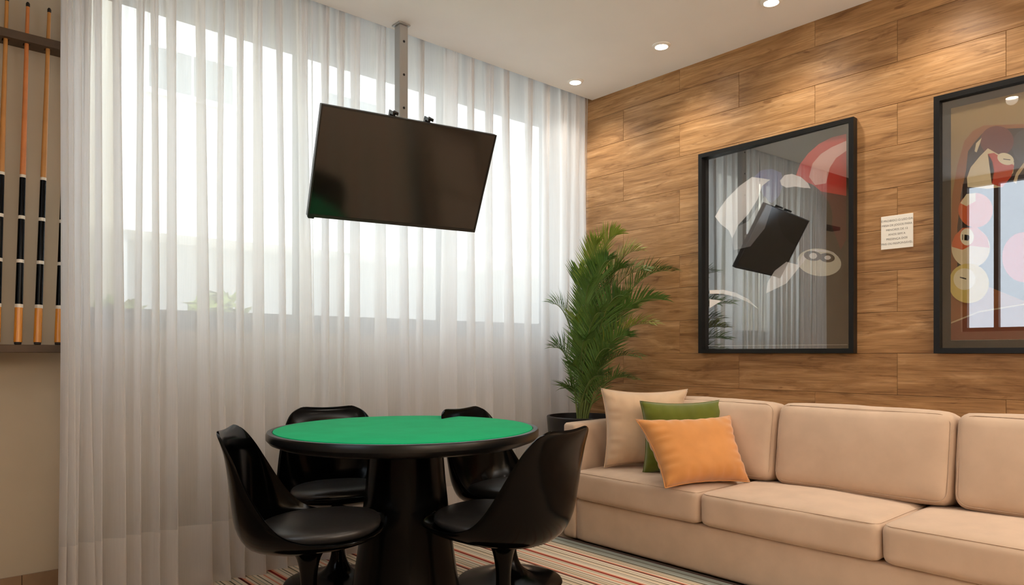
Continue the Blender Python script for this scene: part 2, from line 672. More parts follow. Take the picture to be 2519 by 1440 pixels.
# skirting tiles under the cue rack
bb = struct(box('baseboard_window', (XL, YW - .004, 0), (JL + .2, YW, .108), M['grout']))
xj = x_on_y(53, YW)
xs = [xj + k * 0.45 for k in range(-3, 3)]
for a, b in zip(xs[:-1], xs[1:]):
    a2, b2 = max(a, XL), min(b, JL + .2)
    if b2 - a2 > .03:
        box('tile', (a2 + .001, YW - .012, 0.001), (b2 - .001, YW - .004, .11), M['skirt'], bb, 0.0015, 1)

# ------------------------------------------------------------------ outside
ground = struct(box('ground', (-25, YW + .2, -.5), (40, 40, -.15), M['ground']))
bld = thing('apartment_building', 'pale apartment block across the street, seen hazily through the sheer curtain', 'building', (0, 18, -.15))
FX0, FX1 = -12.0, 34.0
wins = [(4.55, 6.6, 7.4, 8.5), (9.0, 11.0, 7.4, 8.5), (13.4, 15.4, 7.4, 8.5), (.4, 2.4, 7.4, 8.5), (18, 20, 7.4, 8.5),
        (9.6, 11.6, 5.2, 6.4), (14.0, 16.0, 5.2, 6.4), (5.2, 7.2, 11.2, 12.2), (9.6, 11.6, 11.2, 12.2), (14, 16, 11.2, 12.2)]
box('facade_wall', (FX0, 0, 4.05), (FX1, 6, 17), M['render'], bld)
box('ground_floor_wall', (FX0, 1.6, 0), (FX1, 6, 4.05), M['render_grey'], bld)
box('string_course', (FX0, -.15, 9.95), (FX1, 0, 10.2), M['render_yellow'], bld)
for cx_ in range(-8, 34, 6):
    box('column', (cx_ - .2, .2, 0), (cx_ + .2, .6, 4.05), M['render_grey'], bld)
for x0, x1, z0, z1 in wins:
    f = box('window', (x0, -.04, z0), (x1, -.001, z1), M['ext_frame'], bld)
    w = (x1 - x0 - .18) / 2
    for q in range(2):
        xa = x0 + .06 + q * (w + .06)
        box('pane', (xa, -.055, z0 + .07), (xa + w, -.04, z1 - .07), M['ext_glass'], f)
    box('sill', (x0 - .1, -.14, z0 - .1), (x1 + .1, 0, z0), M['ext_frame'], f)
bal = box('balcony', (11.8, -1.0, 4.05), (24, 0, 4.2), M['render'], bld)
for k in range(40):
    box('baluster', (11.85 + .31 * k, -.98, 4.2), (11.9 + .31 * k, -.94, 5.1), M['ext_frame'], bal)
box('handrail', (11.8, -1.0, 5.1), (24, -.92, 5.17), M['ext_frame'], bal)
wing = tag(box('garden_wall', (-6.0, 4.9, -.15), (1.07, 5.1, 4.6), M['render_yellow']),
           'tall cream wall just outside the left end of the window', 'wall')


def shrub(x, y, r, z, label):
    vs, fs = [], []
    rr = random.Random(int(x * 100))
    for _ in range(420):
        d = Vector((rr.gauss(0, 1), rr.gauss(0, 1), rr.gauss(0, 1))).normalized()
        p = Vector((x, y, z)) + d * r * (0.55 + .45 * rr.random())
        a = Vector((rr.gauss(0, 1), rr.gauss(0, 1), rr.gauss(0, 1))).normalized()
        b = a.cross(d).normalized()
        s = .05 + .05 * rr.random()
        i = len(vs)
        vs += [p - a * s, p + b * s * .45, p + a * s, p - b * s * .45]
        fs.append((i, i + 1, i + 2, i + 3))
    t = thing('shrub', label, 'shrub', (0, 0, 0), group='shrubs outside the window')
    o = raw('foliage', vs, fs, M['shrub'], t, False)
    o['kind'] = 'stuff'
    v, f = tube_geo([Vector((x, y, -.15)), Vector((x, y, z - r * .3))], .03, 6)
    raw('trunk', v, f, M['rail'], t)


shrub(1.0, 4.55, .2, 1.16, 'yellow-green shrub before the cream wall at the left end of the window')
shrub(1.92, 5.6, .24, 1.28, 'yellow-green shrub behind the curtain, below the far building')

# ------------------------------------------------------------------ curtain
CY0 = 3.282
band_px = [158, 172, 190, 216, 240, 289, 344, 378, 424, 492, 545, 590, 634, 688, 746, 800, 838, 872, 940, 988, 1036,
           1106, 1158, 1203, 1246, 1300, 1342, 1384, 1412, 1436]
wid_px = [10, 12, 14, 12, 8, 20, 7, 6, 18, 22, 6, 7, 20, 8, 22, 8, 6, 16, 22, 9, 8, 30, 8, 10, 9, 9, 8, 12, 10, 8]
folds = []
for p, w in zip(band_px, wid_px):
    x = x_on_y(p, CY0)
    dx = x_on_y(p + w / 2, CY0) - x_on_y(p - w / 2, CY0)
    folds.append((x, dx))


def curtain_rows(x0, x1, fl, zs, seed, off=0.0):
    """plan path with Z-shaped pleats, lofted over the heights zs"""
    rr = random.Random(seed)
    prm = [(rr.uniform(-1, 1), rr.uniform(0, 6.28), rr.uniform(.7, 1.3), rr.uniform(.018, .03)) for _ in fl]
    rows = []
    for z in zs:
        hfrac = z / ZC
        ctrl = [Vector((x0, CY0 + .012, 0))]
        for (x, w), (a, ph, g, amp) in zip(fl, prm):
            k = 1 + .55 * (1 - hfrac) * (.3 + .7 * abs(a)) - .15 * hfrac
            ww = max(.008, w * .44 * k)
            am = amp * (0.72 + .85 * (1 - hfrac))
            xs_ = x + .012 * a * math.sin(z * 1.3 * g + ph) + .02 * a * (1 - hfrac) ** 2
            ctrl += [Vector((xs_ - ww * 1.9, CY0 - am * .25, 0)), Vector((xs_ + ww * .4, CY0 - am, 0)), Vector((xs_ + ww, CY0 - am * .75, 0)),
                     Vector((xs_ + ww * .5, CY0 - am * .1, 0)), Vector((xs_ - ww * .5, CY0 + am * .1, 0)), Vector((xs_ - ww, CY0 + am * .7, 0)),
                     Vector((xs_ - ww * .3, CY0 + am, 0)), Vector((xs_ + ww * 1.9, CY0 + am * .25, 0))]
        ctrl.append(Vector((x1, CY0 - .01, 0)))
        pts = []
        n = len(ctrl)
        for i in range(n - 1):
            p0, p1, p2, p3 = ctrl[max(i - 1, 0)], ctrl[i], ctrl[i + 1], ctrl[min(i + 2, n - 1)]
            for j in range(5):
                t = j / 5
                q = 0.5 * ((2 * p1) + (p2 - p0) * t + (2 * p0 - 5 * p1 + 4 * p2 - p3) * t * t + (3 * p1 - p0 - 3 * p2 + p3) * t ** 3)
                pts.append(q)
        pts.append(ctrl[-1])
        gather = max(0.0, (z - 2.15) / .69)
        out = []
        for i, q in enumerate(pts):
            s = i * .55 + seed
            y = q.y + .004 * math.sin(i * .23 + z * .8) + gather * .014 * math.sin(s * 1.9 + .3 * math.sin(s)) + off
            x = q.x + gather * .007 * math.sin(s * 1.3 + 1)
            if z < .06:
                y -= .012 * (1 - z / .06)
            out.append(Vector((x, y, z)))
        rows.append(out)
    return rows


def curtain(x0, x1, fl, seed, label):
    t = thing('sheer_curtain', label, 'curtain', ((x0 + x1) / 2, CY0, 0), group='sheer curtains across the window')
    for nm, zs, mt, off in (('cloth', [.27 + (ZP - .03 - .27) * k / 34 for k in range(35)], M['sheer'], 0.0),
                            ('hem', [.016 + (.288 - .016) * k / 7 for k in range(8)], M['sheer_hem'], -.0025)):
        rows = curtain_rows(x0, x1, fl, zs, seed, off)
        m = len(rows[0])
        vs = [p - t.location for r in rows for p in r]
        fs = [(j * m + i, j * m + i + 1, (j + 1) * m + i + 1, (j + 1) * m + i) for j in range(len(rows) - 1) for i in range(m - 1)]
        raw(nm, vs, fs, mt, t, True)
    return t


xs0, xs1 = x_on_y(156, CY0), x_on_y(1446, CY0)
xm = x_on_y(768, CY0)
curtain(xs0, xm, [f for f in folds if f[0] < xm - .02], 3, 'left white sheer curtain panel, from the cue rack to the hanging television')
curtain(xm + .004, min(xs1, XR - .02), [f for f in folds if f[0] > xm + .02], 11, 'right white sheer curtain panel, from the hanging television to the timber wall')

# ------------------------------------------------------------------ rug
rug = box('rug', (-1.30, -2.4, 0), (1.21, 1.45, .014), M['rug'], None, 0.004, 1)
rug.location = (1.65, 1.9, 0.0005)
tag(rug, 'cream rug with thin red and olive stripes under the games table', 'rug')

# ------------------------------------------------------------------ downlights
lit = [(3.286, 3.08), (3.266, 2.398), (3.259, 1.736), (3.262, 1.07), (3.262, .40), (3.262, -.27), (3.262, -.94)]
names = {0: 'small round ceiling downlight in the corner next to the curtain',
         1: 'small round ceiling downlight between the corner one and the one at the picture top edge',
         2: 'round ceiling downlight cut by the top edge of the picture'}
dl0 = None


def spot(o, power, ang, blend=0.6, tilt=(0, 0, 0), rad=.035):
    s = bpy.data.lights.new('downlight_beam', 'SPOT')
    s.energy = power
    s.spot_size = math.radians(ang)
    s.spot_blend = blend
    s.shadow_soft_size = rad
    s.color = WARM
    b = bpy.data.objects.new('downlight_beam', s)
    C.objects.link(b)
    b.parent = o
    b.location = (0, 0, -.02)
    b.rotation_euler = tilt


def downlight(x, y, label):
    t = thing('ceiling_downlight', label, 'ceiling light', (x, y, ZC), group='recessed downlights')
    lathe('trim_ring', [(.036, -.010), (.040, -.006), (.050, -.004), (.052, -.001), (.052, 0), (.036, 0), (.036, -.010)], M['trim'], t, 32, 40, False)
    lathe('lamp', [(.001, -.006), (.020, -.0065), (.0355, -.003), (.0355, 0), (.001, 0)], M['lamp'], t, 32)
    return t


for i, (x, y) in enumerate(lit):
    t = downlight(x, y, names.get(i, 'round ceiling downlight %s along the timber wall, beyond the picture edge' % ['', '', '', 'fourth', 'fifth', 'sixth', 'seventh'][i]))
    spot(t, SPOT_WALL, 105, 0.9, (0, -math.radians(14), 0))
for x in (0.1, 1.5):  # downlights out of view, added as fill for the room
    for y in (1.3, -.5, -2.2):
        t = downlight(x, y, 'added fill downlight %s, %s side' % ({1.3: 'over the photographer', -.5: 'behind the photographer', -2.2: 'by the back wall'}[y], 'left' if x < 1 else 'right'))
        spot(t, SPOT_FILL, 150, 0.8)

# unseen uplighters added at the back to brighten the ceiling
for x, y, sd_ in ((.1, -2.9, 'left'), (3.1, -2.6, 'right')):
    t = thing('fill_uplighter', 'black uplighter added as ceiling fill in the unseen %s back corner' % sd_, 'added fill lamp', (x, y, 0), group='added fill uplighters')
    lathe('base', [(.14, 0), (.14, .015), (.02, .03)], M['frame'], t, 32)
    lathe('pole', [(.012, .03), (.012, 1.72)], M['frame'], t, 16)
    lathe('shade', [(.02, 1.72), (.08, 1.745), (.16, 1.80), (.155, 1.80), (.07, 1.75), (.015, 1.73)], M['frame'], t, 32, 40, False)
    lp = bpy.data.lights.new('uplight', 'AREA')
    lp.shape = 'DISK'
    lp.size = .24
    lp.energy = UPLIGHT
    lp.color = (1.0, .98, .95)
    lo_ = bpy.data.objects.new('uplight', lp)
    C.objects.link(lo_)
    lo_.parent = t
    lo_.location = (0, 0, 1.79)
    lo_.rotation_euler = (PI, 0, 0)

# ------------------------------------------------------------------ television on its ceiling pole
PX, PY = 2.035, 3.165
mount = thing('television_mount', 'grey steel ceiling pole with bolt holes carrying the television', 'tv mount', (PX, PY, ZC))
box('ceiling_plate', (-.036, -.036, -.008), (.036, .036, 0), M['steel'], mount, .002, 1)
pole = box('pole', (-.026, -.026, -.92), (.026, .026, -.008), M['steel'], mount, .004, 2)
for zz in (-.095, -.27, -.445):
    v, f = lathe_mesh([(.0065, 0), (.0065, .0015)], 14)
    v = [(a, -.0262 - c, zz + b) for a, b, c in v]
    raw('bolt_hole', v, f, M['hole'], pole, False)
TVC = Vector((1.920, 2.947, 1.939))
tv_n = Vector((-.157, -.871, -.465)).normalized()
tv_r = Vector((.984, -.180, .006))
tv_r = (tv_r - tv_n * tv_r.dot(tv_n)).normalized()
tv_u = (-tv_n).cross(tv_r).normalized()
if tv_u.z < 0:
    tv_u = -tv_u
TVM = Matrix((tv_r, -tv_n, tv_u)).transposed().to_4x4()
TVM.translation = TVC
tv = thing('television', 'flat black television tilted downwards in front of the curtain', 'television')
tv.matrix_world = TVM
TW, TH = .905, .524
box('cabinet', (-TW / 2, .004, -TH / 2), (TW / 2, .030, TH / 2), M['tvbody'], tv, .004, 2)
box('back_housing', (-.30, .030, -.20), (.30, .062, .12), M['tvbody'], tv, .012, 2)
bz = box_bm((-TW / 2, -.002, TH / 2 - .008), (TW / 2, .005, TH / 2))
box_bm((-TW / 2, -.002, -TH / 2), (TW / 2, .005, -TH / 2 + .015), bm=bz)
box_bm((-TW / 2, -.002, -TH / 2 + .015), (-TW / 2 + .008, .005, TH / 2 - .008), bm=bz)
box_bm((TW / 2 - .008, -.002, -TH / 2 + .015), (TW / 2, .005, TH / 2 - .008), bm=bz)
obj('bezel', bz, M['tvbody'], tv)
box('screen', (-TW / 2 + .008, .001, -TH / 2 + .015), (TW / 2 - .008, .006, TH / 2 - .008), M['screen'], tv)
box('sensor_foot', (-TW / 2 + .004, .0, -TH / 2 - .008), (-TW / 2 + .034, .018, -TH / 2), M['tvbody'], tv, .002, 1)
# bracket: two hook rails on the set and a tilting arm to the pole (part of the mount)
inv = Matrix.Translation((-PX, -PY, -ZC))
for u in (-.092, .092):
    bm = box_bm((u - .014, .064, -.20), (u + .014, .084, TH / 2 + .014))
    box_bm((u - .014, .028, TH / 2 + .004), (u - .008, .084, TH / 2 + .018), bm=bm)
    box_bm((u + .008, .028, TH / 2 + .004), (u + .014, .084, TH / 2 + .018), bm=bm)
    box_bm((u - .014, .028, TH / 2 + .014), (u + .014, .036, TH / 2 + .018), bm=bm)
    bmesh.ops.transform(bm, matrix=inv @ TVM, verts=bm.verts)
    obj('hook_rail', bm, M['tvbody'], mount)
bm = box_bm((-.11, .084, -.03), (.11, .104, .09))
bmesh.ops.transform(bm, matrix=inv @ TVM, verts=bm.verts)
obj('tilt_plate', bm, M['tvbody'], mount)
a = TVM @ Vector((0, .10, .04))
b = Vector((PX, PY, a.z - .02))
v, f = tube_geo([a - Vector((PX, PY, ZC)), b - Vector((PX, PY, ZC))], .022, 12)
raw('tilt_arm', v, f, M['steel'], mount, False)

# ------------------------------------------------------------------ framed pictures
def wall_poly(bm, pts, x, mi):
    vs = [bm.verts.new(p) for p in pts]
    f = bm.faces.new(vs)
    f.material_index = mi
    return f


def art_colours(cols):
    return [plain('print_ink', lin(*c), 0.8) for c in cols]


def picture(y0, y1, z0, z1, label, margin, layers, cols, pane_turn):
    t = thing('framed_picture', label, 'picture', (XR, (y0 + y1) / 2, (z0 + z1) / 2))
    o = t.location
    fw, fd = .024, .044
    L = lambda x, y, z: Vector((x, y, z)) - o
    fb = box_bm(L(XR - fd, y0, z1 - fw), L(XR - .001, y1, z1))
    box_bm(L(XR - fd, y0, z0), L(XR - .001, y1, z0 + fw), bm=fb)
    box_bm(L(XR - fd, y0, z0 + fw), L(XR - .001, y0 + fw, z1 - fw), bm=fb)
    box_bm(L(XR - fd, y1 - fw, z0 + fw), L(XR - .001, y1, z1 - fw), bm=fb)
    obj('frame', fb, M['frame'], t)
    box('mat_board', L(XR - .008, y0 + fw, z0 + fw), L(XR - .002, y1 - fw, z1 - fw), M['mat'], t)
    xg = XR - .0085
    lo, hi = (y0 + fw + margin, z0 + fw + margin), (y1 - fw - margin, z1 - fw - margin)
    bm = bmesh.new()
    wall_poly(bm, [L(xg, lo[0], lo[1]), L(xg, hi[0], lo[1]), L(xg, hi[0], hi[1]), L(xg, lo[0], hi[1])], 0, 0)
    k = 0
    for mi, pts in layers:
        k += 1
        x = xg - .00025 * k
        q = []
        for px, py in pts:
            p = at_x(px, py, x)
            y = max(lo[0], min(hi[0], p.y))
            z = max(lo[1], min(hi[1], p.z))
            c = L(x, y, z)
            if not q or (c - q[-1]).length > 1e-5:
                q.append(c)
        if len(q) > 2 and (q[0] - q[-1]).length < 1e-5:
            q.pop()
        if len(q) > 2:
            wall_poly(bm, q, 0, mi)
    bmesh.ops.triangulate(bm, faces=bm.faces[:])
    pr = obj('print', bm, art_colours(cols), t)
    ln = box_bm(L(xg - .0004, lo[0], lo[1] - .002), L(xg, hi[0], lo[1]))
    obj('white_edge', ln, M['paper'], t)
    # the acrylic sheet is turned in its rebate to shift the reflection
    gb = box_bm(L(XR - .024, y0 + fw, z0 + fw), L(XR - .021, y1 - fw, z1 - fw))
    for v in gb.verts:
        v.co.x += pane_turn * v.co.y
    obj('glazing', gb, M['acrylic'] if pane_turn else M['pic_glass'], t)
    return t


def c6(p):
    return [(1650 + x / 2.25, 260 + y / 2.25) for x, y in p]


def c2a(p):
    return [(2280 + x / 4.0, 200 + y / 4.0) for x, y in p]


def c2b(p):
    return [(2280 + x / 3.89, 520 + y / 3.89) for x, y in p]


def ell(cx_, cy_, rx, ry, n=28, rot=0):
    return [(cx_ + rx * math.cos(2 * PI * i / n) * math.cos(rot) - ry * math.sin(2 * PI * i / n) * math.sin(rot),
             cy_ + rx * math.cos(2 * PI * i / n) * math.sin(rot) + ry * math.sin(2 * PI * i / n) * math.cos(rot)) for i in range(n)]


cols1 = [(34, 34, 35), (250, 248, 248), (88, 92, 150), (216, 44, 40), (246, 196, 186), (92, 18, 26), (14, 14, 14), (228, 226, 206), (150, 150, 152)]
lay1 = [
    (2, c6([(455, 400), (500, 358), (560, 350), (612, 372), (625, 430), (600, 500), (560, 540), (520, 520), (490, 440)])),
    (8, c6([(330, 690), (430, 640), (520, 500), (560, 560), (520, 680), (440, 780), (350, 800)])),
    (1, c6([(245, 615), (270, 570), (310, 515), (380, 445), (450, 395), (500, 402), (550, 410), (505, 445), (480, 520), (430, 600), (375, 660), (340, 735), (320, 690), (275, 655)])),
    (3, c6([(690, 395), (715, 325), (760, 265), (820, 212), (890, 176), (972, 156), (972, 520), (905, 560), (860, 500), (790, 440)])),
    (4, c6([(765, 395), (785, 320), (830, 268), (890, 230), (972, 195), (972, 250), (915, 290), (880, 345), (860, 430), (800, 440)])),
    (5, c6([(800, 470), (860, 480), (972, 500), (972, 740), (940, 800), (900, 690), (860, 560)])),
    (1, c6([(605, 415), (630, 385), (670, 378), (720, 395), (760, 430), (778, 468), (735, 455), (690, 448), (640, 455), (612, 440)])),
    (6, c6(ell(745, 620, 150, 165, 30))),
    (7, c6(ell(822, 868, 122, 76, 30, .12))),
    (1, c6([(700, 880), (735, 820), (800, 795), (880, 805), (930, 840), (900, 812), (820, 808), (760, 835), (715, 890), (640, 985), (528, 1040), (535, 980), (575, 915), (640, 865)])),
    (6, c6(ell(786, 832, 50, 27, 26, .12))),
    (6, c6(ell(864, 842, 44, 25, 26, .12))),
    (1, c6(ell(788, 832, 22, 17, 16))),
    (1, c6(ell(868, 842, 18, 12, 16))),
    (1, c6([(215, 1022), (290, 1020), (360, 1036), (430, 1072), (485, 1126), (430, 1090), (360, 1060), (290, 1042), (215, 1042)])),
    (1, c6([(215, 1072), (282, 1080), (250, 1100), (215, 1122)])),
]
FZ0, FZ1 = 1.053, 2.226
picture(1.472, 2.363, FZ0, FZ1, 'black-framed picture of a red and a blue-white billiard ball on black', .020, lay1, cols1, .036)
cols2 = [(150, 126, 82), (146, 92, 52), (44, 32, 30), (104, 46, 44), (212, 198, 160), (186, 66, 36), (222, 214, 180), (20, 18, 18), (64, 62, 66),
         (196, 92, 40), (206, 186, 104), (192, 88, 92), (124, 66, 44), (196, 176, 140)]
lay2 = [
    (1, c2a([(225, 2560), (225, 1500), (250, 1120), (300, 830), (370, 590), (450, 490), (560, 435), (1300, 410), (1300, 2560)])),
    (2, c2a([(300, 1900), (300, 1440), (335, 1120), (385, 880), (405, 690), (470, 600), (545, 515), (640, 470), (1300, 450), (1300, 2300)])),
    (8, c2a(ell(985, 640, 150, 170))),
    (3, c2a(ell(690, 590, 165, 150))),
    (4, c2a([(470, 690), (485, 610), (540, 555), (520, 620), (490, 700)])),
    (4, c2a([(395, 950), (430, 850), (520, 740), (600, 660), (670, 700), (860, 800), (850, 900), (740, 1040), (600, 1060), (400, 1040)])),
    (5, c2a([(600, 715), (660, 705), (860, 830), (830, 940), (740, 1045), (640, 1010), (662, 880), (645, 790)])),
    (6, c2a(ell(775, 765, 84, 56, 24, .35))),
    (7, c2a([(752, 762), (822, 770), (822, 778), (752, 770)])),
    (8, c2a(ell(1020, 1010, 165, 200))),
    (13, c2a([(850, 990), (880, 900), (956, 800), (956, 850), (900, 930), (880, 1010)])),
    (9, c2a(ell(480, 1270, 170, 170))),
    (4, c2a([(330, 1200), (390, 1110), (480, 1100), (480, 1180), (390, 1230)])),
    (11, c2b(ell(930, 440, 210, 240))),
    (4, c2b(ell(420, 350, 185, 190))),
    (9, c2b([(240, 300), (270, 230), (340, 160), (480, 150), (580, 250), (600, 350), (420, 330), (340, 370), (240, 340)])),
    (6, c2b(ell(385, 245, 66, 82))),
    (7, c2b([(338, 222), (346, 222), (346, 275), (338, 275)])),
    (7, c2b([(360, 222), (400, 228), (408, 246), (388, 252), (406, 264), (396, 282), (358, 276), (386, 268), (372, 252), (390, 242), (360, 230)])),
    (10, c2b(ell(400, 690, 195, 190))),
    (6, c2b(ell(360, 650, 105, 104))),
    (7, c2b([(316, 626), (378, 642), (378, 654), (316, 638)])),
    (12, c2b([(230, 1240), (230, 1070), (500, 960), (960, 890), (1400, 860), (1400, 1240)])),
    (13, c2b([(232, 1062), (500, 955), (960, 880), (960, 892), (500, 970), (232, 1076)])),
]
picture(.215, 1.116, FZ0, FZ1, 'black-framed picture of numbered billiard balls in a wooden rack, cut by the right edge', .036, lay2, cols2, 0.0)

# ------------------------------------------------------------------ notice
p0, p1 = at_x(2168, 570, XR), at_x(2247, 570, XR)
nz0, nz1 = 1.556, 1.716
nt = thing('wall_notice', 'small white square notice with six lines of grey print between the pictures', 'notice', (XR, (p0.y + p1.y) / 2, (nz0 + nz1) / 2))
hw = (p0.y - p1.y) / 2
box('plate', (-.004, -hw, -(nz1 - nz0) / 2), (0, hw, (nz1 - nz0) / 2), M['paper'], nt, .0008, 1)
lines = ['É PROIBIDO O USO DA', 'MESA DE JOGOS PARA', 'MENORES DE 12', 'ANOS SEM A', 'PRESENÇA DOS', 'PAIS OU RESPONSÁVEL']
tb = bmesh.new()
for i, s in enumerate(lines):
    cu = bpy.data.curves.new('lettering', 'FONT')
    cu.body = s
    cu.size = .0135
    cu.align_x = 'CENTER'
    cu.align_y = 'CENTER'
    cu.extrude = .0001
    o = bpy.data.objects.new('lettering', cu)
    me = bpy.data.meshes.new_from_object(o)
    me.transform(Matrix.Translation((-.0043, 0, .056 - i * .0222)) @ Matrix(((0, 0, -1, 0), (-1, 0, 0, 0), (0, 1, 0, 0), (0, 0, 0, 1))))
    tb.from_mesh(me)
    bpy.data.objects.remove(o)
    bpy.data.curves.remove(cu)
    bpy.data.meshes.remove(me)
me = bpy.data.meshes.new('lettering')
tb.to_mesh(me)
tb.free()
link('lettering', me, nt, M['ink'])

# ------------------------------------------------------------------ cue rack and cues
rack = thing('cue_rack', 'dark wooden cue rack of rail and shelf on the wall left of the curtain', 'cue rack', (0, YW, 0))
RX0, RX1 = -.25, .66
# upper rail: comb board with a slot for each cue
cues = [(-.02 + .0, .0)]
xb = [.186, .257, .328, .400, .467, .540]
xt = [.222, .298, .374, .446, .522, .597]
YBOT, YTOP = 3.475, 3.565
rz0, rz1 = 2.352, 2.386
bm = box_bm((RX0, -.095, rz0), (RX1, -.066, rz1))
box_bm((RX0, -.036, rz0), (RX1, 0, rz1), bm=bm)
zc_ = 1.10
prev = RX0
for a, b in zip(xb, xt):
    t_ = (2.37 - zc_) / (2.53 - zc_)
    x = a + (b - a) * t_
    box_bm((prev, -.066, rz0), (x - .012, -.036, rz1), bm=bm)
    prev = x + .012
box_bm((prev, -.066, rz0), (RX1, -.036, rz1), bm=bm)
obj('upper_rail', bm, M['rail'], rack)
box('shelf', (RX0, -.20, 1.056), (RX1, 0, 1.088), M['rail'], rack, .002, 1)
cue_lab = ['pool cue second from the left among those at the left edge', 'leftmost pool cue of the rack', 'pool cue at the very left edge of the picture',
           'pool cue with a reddish shaft, second from the left edge', 'pool cue third from the left edge, next to the curtain',
           'pool cue half hidden behind the edge of the curtain']
cue_lab[0], cue_lab[1] = 'pool cue beyond the left edge, outermost of the rack', 'pool cue just beyond the left edge of the picture'


def cue(xb_, xt_, label, shaft):
    A, B = Vector((xb_, YBOT, 1.0885)), Vector((xt_, YTOP, 2.53))
    ln = (B - A).length
    t = thing('pool_cue', label, 'pool cue', A, group='pool cues in the rack')
    t.rotation_mode = 'QUATERNION'
    t.rotation_quaternion = (B - A).to_track_quat('Z', 'Y')
    k = ln / (2.53 - 1.0885)
    Z = lambda z: (z - 1.0885) * k
    R = lambda z: .0148 - (.0148 - .0066) * max(0, min(1, (z - 1.0885) / 1.44))
    def seg(name, z0, z1, m, ex=0.0):
        lathe(name, [(R(z0) + ex, Z(z0)), (R(z1) + ex, Z(z1))], m, t, 20)
    lathe('bumper', [(.010, 0), (.0125, .002), (.0125, .010)], M['tip'], t, 20)
    seg('butt', 1.0985, 1.240, M['butt'])
    seg('ring', 1.240, 1.254, M['ring'], .0006)
    seg('grip', 1.254, 1.424, M['black'])
    seg('ring', 1.424, 1.438, M['ring'], .0006)
    seg('grip', 1.438, 1.606, M['black'])
    seg('ring', 1.606, 1.620, M['ring'], .0006)
    seg('grip', 1.620, 1.780, M['black'])
    seg('ring', 1.780, 1.792, M['ring'], .0006)
    seg('shaft', 1.792, 2.512, shaft)
    lathe('tip', [(.0066, Z(2.512)), (.0072, Z(2.516)), (.0072, Z(2.526)), (.004, Z(2.532))], M['tip'], t, 16)


for i in range(6):
    cue(xb[i], xt[i], cue_lab[i], M['shaft2'] if i == 3 else M['shaft'])

# ------------------------------------------------------------------ games table
TX, TY, TZ = 1.575, 2.414, .752
RUGZ = .0145
tab = thing('games_table', 'round black games table with green felt top, among four black chairs', 'table', (TX, TY, RUGZ))
TR = .538
h = TZ - RUGZ
lathe('top', [(.30, h - .056), (.495, h - .054), (TR - .012, h - .042), (TR, h - .028), (TR, h - .008), (TR - .004, h - .001), (TR - .012, h),
              (TR - .022, h - .001), (TR - .024, h - .006), (.05, h - .006)], M['rim'], tab, 96, 35)
lathe('felt', [(TR - .0245, h - .006), (TR - .0255, h + .001), (TR - .034, h + .003), (.2, h + .003), (.02, h + .003)], M['felt'], tab, 96)
lathe('pedestal', [(.232, 0), (.232, .012), (.226, .02), (.185, .30), (.160, .52), (.148, h - .075), (.150, h - .062)], M['black_table'], tab, 72)

# ------------------------------------------------------------------ tulip chairs
# centre line (y, z), half width, rim line (y, z)
SP = [(.272, .432, .085, .262, .436), (.262, .418, .160, .245, .432), (.215, .395, .222, .200, .425), (.12, .370, .252, .130, .418),
      (.0, .356, .264, .06, .420), (-.10, .352, .266, .0, .430), (-.19, .372, .262, -.055, .452), (-.236, .44, .252, -.10, .494),
      (-.250, .54, .240, -.145, .560), (-.257, .625, .224, -.185, .632), (-.264, .70, .202, -.222, .700), (-.271, .742, .180, -.250, .741),
      (-.279, .766, .150, -.270, .763), (-.287, .776, .105, -.283, .772)]


def catmull(P, n):
    out = []
    m = len(P)
    for k in range(n + 1):
        s = k / n * (m - 1)
        i = min(int(s), m - 2)
        t = s - i
        p0, p1, p2, p3 = P[max(i - 1, 0)], P[i], P[i + 1], P[min(i + 2, m - 1)]
        out.append([0.5 * (2 * b + (c - a_) * t + (2 * a_ - 5 * b + 4 * c - d) * t * t + (3 * b - a_ - 3 * c + d) * t ** 3)
                    for a_, b, c, d in zip(p0, p1, p2, p3)])
    return out


def chair_shell(parent):
    rows = catmull(SP, 46)
    nu = 28
    inner, outer = [], []
    N = len(rows)
    pts = []
    for j, (y, z, w, ye, ze) in enumerate(rows):
        line = []
        for i in range(nu + 1):
            th = (i / nu * 2 - 1) * math.radians(84)
            x = w * math.sin(th)
            g = (1 - math.cos(th)) / (1 - math.cos(math.radians(84)))
            f = j / (N - 1)
            sad = .012 * (min(1, abs(x) / .12) ** 2 - .5) * max(0, (f - .8) / .2)
            line.append(Vector((x, y + (ye - y) * g, z + (ze - z) * g + sad)))
        pts.append(line)
    vs = [p for l_ in pts for p in l_]
    m = nu + 1
    fs = [(j * m + i, j * m + i + 1, (j + 1) * m + i + 1, (j + 1) * m + i) for j in range(N - 1) for i in range(nu)]
    o = raw('shell', vs, fs, M['black'], parent, True)
    md = o.modifiers.new('thickness', 'SOLIDIFY')
    md.thickness = .009
    md.offset = 0
    bv = o.modifiers.new('edge', 'BEVEL')
    bv.width = .003
    bv.segments = 2
    bv.limit_method = 'ANGLE'
    return o


